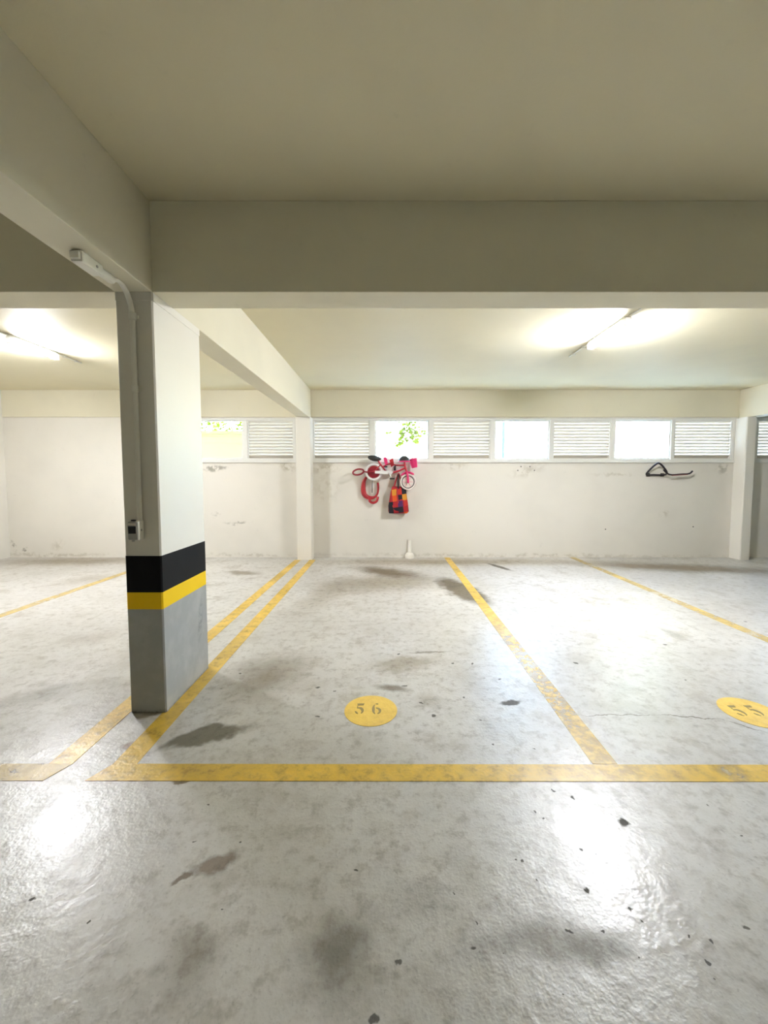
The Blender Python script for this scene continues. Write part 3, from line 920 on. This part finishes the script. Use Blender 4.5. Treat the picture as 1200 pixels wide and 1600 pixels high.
for py, xl, xr, dd in ((802, 608, 636, .05), (799, 606.5, 638.5, .085), (790, 607, 638, .095), (778, 609, 636.5, .09), (768, 610, 634.5, .07), (762, 612, 634, .045), (760, 613, 633, .03)):
    a_ = g(xl, py); b_ = g(xr, py)
    cx_ = (a_.x + b_.x) / 2; hw = (b_.x - a_.x) / 2
    ring = []
    for k in range(28):
        a = 2 * PI * k / 28
        ca, sa = math.cos(a), math.sin(a)
        ex = math.copysign(abs(ca) ** .6, ca); ey = math.copysign(abs(sa) ** .6, sa)
        ring.append(bm2.verts.new((cx_ + hw * ex * (1 + .02 * math.sin(5 * a + py)), dd * ey * (1 + .06 * math.sin(3 * a + py * .7)), a_.z)))
    rings.append(ring)
for A, B in zip(rings, rings[1:]):
    for k in range(28): bm2.faces.new((A[k], A[(k + 1) % 28], B[(k + 1) % 28], B[k]))
bm2.faces.new(list(reversed(rings[0]))); bm2.faces.new(rings[-1])
b = MB(); b.merge(bm2); b.build('body', M_PATCH, bag, True)
q3 = lambda px, py, dy: g(px, py) + Vector((0, dy, 0))
for dy in (-.03, .03):
    MB().tube(spline([q3(615, 763, dy), q3(619, 750, dy * .8), q3(623, 740, dy * .3), q3(626, 750, dy * .8), q3(631, 763, dy)], 5), .014, 8).build('handle', M_STRAP, bag, True)
MB().tube(spline([q3(621, 762, -.05), q3(620.5, 772, -.085), q3(622, 786, -.095)], 5), .012, 8).build('tie', M_STRAP, bag, True)

MB().box(g(622, 740).x - .016, g(622, 740).x + .016, -.062, -.054, g(622, 764).z, g(622, 741).z, .002).build('strap', M_BLK, bag)
# white pipe stub at the wall foot
t = thing('pipe_stub', 'short white painted pipe stub at the foot of the rear wall below the bag', 'pipe', (wal(639.5, 870, YW)[0], YW - .075, 0))
MB().lathe([(.085, 0), (.09, .02), (.082, .07), (.062, .095), (.05, .10)], 20).build('base', M_COLW, t, True)
MB().tube([(0, .02, .09), (0, .045, .16), (0, .055, .34)], .035, 12).build('pipe', M_COLW, t, True)

# ------------------------------------------------------------------ unseen block added over the garage to shade the ground outside
M_BLOCKER = mat_plaster('light_blocker_paint', (.70, .67, .60), dirt=.2)
o = MB().box(XL - .2, XR + .2, YB - .2, YW + .16, ZC + .2, ZC + 11.5).build('added_shade_block', M_BLOCKER)
tag(o, 'unseen plastered block added above the garage to shade the ground outside', 'building', kind='structure')

# ------------------------------------------------------------------ outdoors, seen through the panes, plus unseen light blockers
M_GROUND = simple('paving', (.34, .32, .29), .8, scale=3)
M_CREAM = mat_plaster('cream_wall_paint', (.34, .325, .18), dirt=.3)
M_LEAFTOP = simple('hedge_leaf', (.34, .46, .06), .6, var=.35, scale=5)
o = MB().box(-40, 60, YW + .16, 70, -.2, -.05).build('pavement', M_GROUND)
tag(o, 'pale paved ground outside the garage windows', 'pavement', kind='structure')
o = MB().box(-9.6, -2.3, YW + .16, 11.25, ZC + .2, ZC + .36, .02).build('added_shade_slab', M_BLOCKER)  # unseen slab, added to keep sky light off the cream wall
tag(o, 'unseen plastered slab added over the passage to shade the cream boundary wall', 'shade slab', kind='structure')
t = thing('boundary_wall', 'cream boundary wall with a moulded cap outside the garage window', 'wall', (0, 11.0, -.05), kind='structure')
MB().box(-9.5, -2.7, 0, .2, 0, 2.78).build('wall_body', M_CREAM, t)
MB().box(-9.5, -9.3, YW + .17 - 11.0, 0, 0, 3.0).build('added_shade_wall', M_CREAM, t)  # unseen end piece, added to close the passage against sky light
MB().box(-9.55, -2.65, -.05, .25, 2.78, 2.86, .01).build('cap', M_CREAM, t)
MB().box(-9.52, -2.68, -.02, .22, 2.70, 2.73, .008).build('moulding', M_CREAM, t)

def leaf_mesh(mb_bm, c, size, rnd):
    d = Vector((rnd.uniform(-1, 1), rnd.uniform(-1, 1), rnd.uniform(-1, .3))).normalized()
    u = d.orthogonal().normalized()
    u = Matrix.Rotation(rnd.uniform(0, 6.28), 3, d) @ u
    L = size; W = size * .33
    nrm = d.cross(u) * (size * .10)
    vs_ = [c, c + d * L * .35 + u * W + nrm, c + d * L * .7 + u * W * .7 + nrm, c + d * L, c + d * L * .7 - u * W * .7 + nrm, c + d * L * .35 - u * W + nrm, c + d * L * .5]
    v = [mb_bm.verts.new(p) for p in vs_]
    mb_bm.faces.new((v[0], v[1], v[6])); mb_bm.faces.new((v[1], v[2], v[6])); mb_bm.faces.new((v[2], v[3], v[6]))
    mb_bm.faces.new((v[3], v[4], v[6])); mb_bm.faces.new((v[4], v[5], v[6])); mb_bm.faces.new((v[5], v[0], v[6]))
def mat_leaf(name, col, trans):
    N = NT(name)
    nz = N.noise(N.pos(), 6, 3)
    c = N.mix(nz.outputs['Fac'], tuple(x * .75 for x in col), tuple(min(1, x * 1.25) for x in col))
    N.set(Base_Color=c, Roughness=.5)
    tr = N.new('ShaderNodeBsdfTranslucent'); N.link(N.mix(.5, c, trans), tr.inputs[0])
    mx = N.new('ShaderNodeMixShader'); mx.inputs[0].default_value = .5
    N.link(N.bsdf.outputs[0], mx.inputs[1]); N.link(tr.outputs[0], mx.inputs[2]); N.link(mx.outputs[0], N.out.inputs['Surface'])
    return N.m
M_LEAF = mat_leaf('tree_leaf', (.10, .125, .005), (.22, .25, .008))
M_BARK = simple('bark', (.26, .22, .12), .9, var=.3)
# hedge on top of the boundary wall
rnd = random.Random(3)
hb = bmesh.new()
for k in range(2200):
    leaf_mesh(hb, Vector((rnd.uniform(-9.3, -2.9), rnd.uniform(11.35, 11.9), rnd.uniform(2.3, 3.25))), rnd.uniform(.07, .12), rnd)
h = thing('hedge', 'yellow-green hedge growing behind the cream boundary wall', 'hedge', (0, 0, 0))
b = MB(); b.merge(hb); fo2 = b.build('foliage', M_LEAF, h); fo2['kind'] = 'stuff'
for k in range(8):
    x = -9 + k * .82
    MB().tube([(x, 11.6, -.05), (x + .05, 11.62, 1.2), (x - .03, 11.6, 2.6)], [.03, .025, .012], 7).build('stem', M_BARK, h)
bt = thing('tree', 'broad green tree rising behind the cream boundary wall', 'tree', (0, 0, 0))
MB().tube(spline([(-6.2, 14.2, -.05), (-6.1, 14.2, 2), (-6.0, 14.1, 3.5), (-5.9, 14.2, 5.5)], 5), .12, 9).build('trunk', M_BARK, bt, True)
lb = bmesh.new()
for k in range(7000):
    v = Vector((rnd.gauss(0, 1), rnd.gauss(0, 1), rnd.gauss(0, 1))).normalized() * rnd.uniform(.55, 1)
    leaf_mesh(lb, Vector((-5.9 + v.x * 2.7, 14.2 + v.y * 2.0, 5.7 + v.z * 2.1)), rnd.uniform(.16, .26), rnd)
b = MB(); b.merge(lb); fo2 = b.build('foliage', M_LEAF, bt); fo2['kind'] = 'stuff'
# slender tree outside the pane above the bicycle
Yt = 9.6
tx, tz = wal(645, 700, Yt)
tr_ = thing('tree', 'slender tree with bright green leaves outside the pane above the bicycle', 'tree', (0, 0, 0))
b = MB()
b.tube(spline([(tx + .02, Yt, -.05), (tx, Yt, 1.2), (tx, Yt, 2.2), (tx - .03, Yt, 3.4), (tx + .05, Yt + .1, 4.8)], 6), .018, 8)
b.build('trunk', M_BARK, tr_, True)
lb = bmesh.new()
for cxp, cyp, nn, sp in ((648, 672, 60, .17), (632, 682, 44, .15), (622, 692, 18, .08), (664, 676, 12, .06), (636, 664, 30, .11), (608, 677, 7, .05), (650, 686, 26, .09), (630, 672, 20, .10)):
    x, z = wal(cxp, cyp, Yt)
    for k in range(nn):
        leaf_mesh(lb, Vector((x + rnd.gauss(0, sp * .6), Yt + rnd.gauss(0, .15), z + rnd.gauss(0, sp * .5))), rnd.uniform(.08, .14), rnd)
for k in range(5200):
    a = rnd.uniform(0, 2 * PI); rr = rnd.uniform(0, 1) ** .5
    zz = rnd.uniform(3.0, 6.6); R = 1.5 * math.sin(PI * min(1, max(.05, (zz - 2.7) / 4.2))) ** .6
    leaf_mesh(lb, Vector((tx + rr * R * math.cos(a), Yt + .5 + rr * R * math.sin(a), zz)), rnd.uniform(.10, .16), rnd)
b = MB(); b.merge(lb); fo2 = b.build('foliage', M_LEAF, tr_); fo2['kind'] = 'stuff'
# teal post outside the next pane
px_, pz_ = wal(786, 690, 10.5)
t = thing('post', 'thin pale teal metal post outside the middle pane', 'post', (px_, 10.5, -.05))
M_TEAL = simple('teal_paint', (.07, .16, .15), .5)
MB().box(-.035, .035, -.035, .035, 0, 3.9, .004).build('shaft', M_TEAL, t)
MB().box(-.05, .05, -.05, .05, 3.9, 3.96, .008).build('cap', M_TEAL, t)
MB().box(-.09, .09, -.09, .09, 0, .02, .004).build('base_plate', M_TEAL, t)
# pale building and street furniture seen through the last clear pane
M_FAC = mat_plaster('pale_yellow_facade', (.56, .53, .33), dirt=.15)
M_WGL = simple('far_window', (.55, .60, .66), .2)
bd = thing('building', 'pale yellow apartment building across the street', 'building', (0, 0, -.05))
MB().box(13.5, 26, 26, 36, 0, 21).build('facade', M_FAC, bd)
src = None; psrc = None
for fz in range(6):
    for k in range(4):
        x = 15.2 + k * 2.9; z = 3.0 + fz * 3.1
        if src is None:
            b = MB(); b.box(-.7, .7, -.06, .02, -.06, 0); b.box(-.7, .7, -.06, .02, 1.3, 1.36); b.box(-.7, -.64, -.06, .02, 0, 1.3); b.box(.64, .7, -.06, .02, 0, 1.3); b.box(-.03, .03, -.05, .02, 0, 1.3)
            src = b.build('window', M_FRAME, bd); src.location = (x, 26, z)
            psrc = MB().box(-.64, .64, -.02, .0, 0, 1.3).build('pane', M_WGL, src)
        else:
            o = share('window', src, (x, 26, z), bd)
            share('pane', psrc, (0, 0, 0), o)
MB().box(13.3, 26.2, 25.8, 36.2, 21, 21.3).build('roof_slab', M_FAC, bd)
Yp = 15.0
x, z = wal(1003, 690, Yp)
t = thing('street_lamp', 'slim grey street pole outside the last clear pane', 'pole', (x, Yp, -.05))
M_POLE = simple('pale_grey_metal', (.13, .125, .125), .5)
MB().tube([(0, 0, 0), (0, 0, 6.5)], [.06, .045], 10).build('shaft', M_POLE, t, True)
MB().tube(spline([(0, 0, 6.5), (.15, -.1, 6.9), (.8, -.6, 7.1)], 5), .035, 8).build('arm', M_POLE, t, True)
MB().box(.7, 1.2, -.9, -.5, 7.05, 7.15, .02).build('lamp_head', M_POLE, t)
x, z = wal(1013, 690, Yp + .5)
t = thing('utility_pole', 'thin pale utility pole beside the slim street pole', 'pole', (x, Yp + .5, -.05))
MB().tube([(0, 0, 0), (0, 0, 7.5)], [.05, .04], 10).build('shaft', M_POLE, t, True)
MB().box(-.5, .5, -.04, .04, 7.0, 7.1, .01).build('crossarm', M_POLE, t)
x, z = wal(967, 680, 17)
t = thing('street_sign', 'faded red upright sign on a post outside the last clear pane', 'sign', (x, 17, -.05))
M_SIGN = simple('faded_red', (.30, .08, .08), .5)
MB().box(-.17, .17, -.03, .03, z - .35, z + .50, .01).build('panel', M_SIGN, t)
MB().tube([(0, 0.05, 0), (0, 0.05, z + .3)], .03, 8).build('post', M_POLE, t, True)
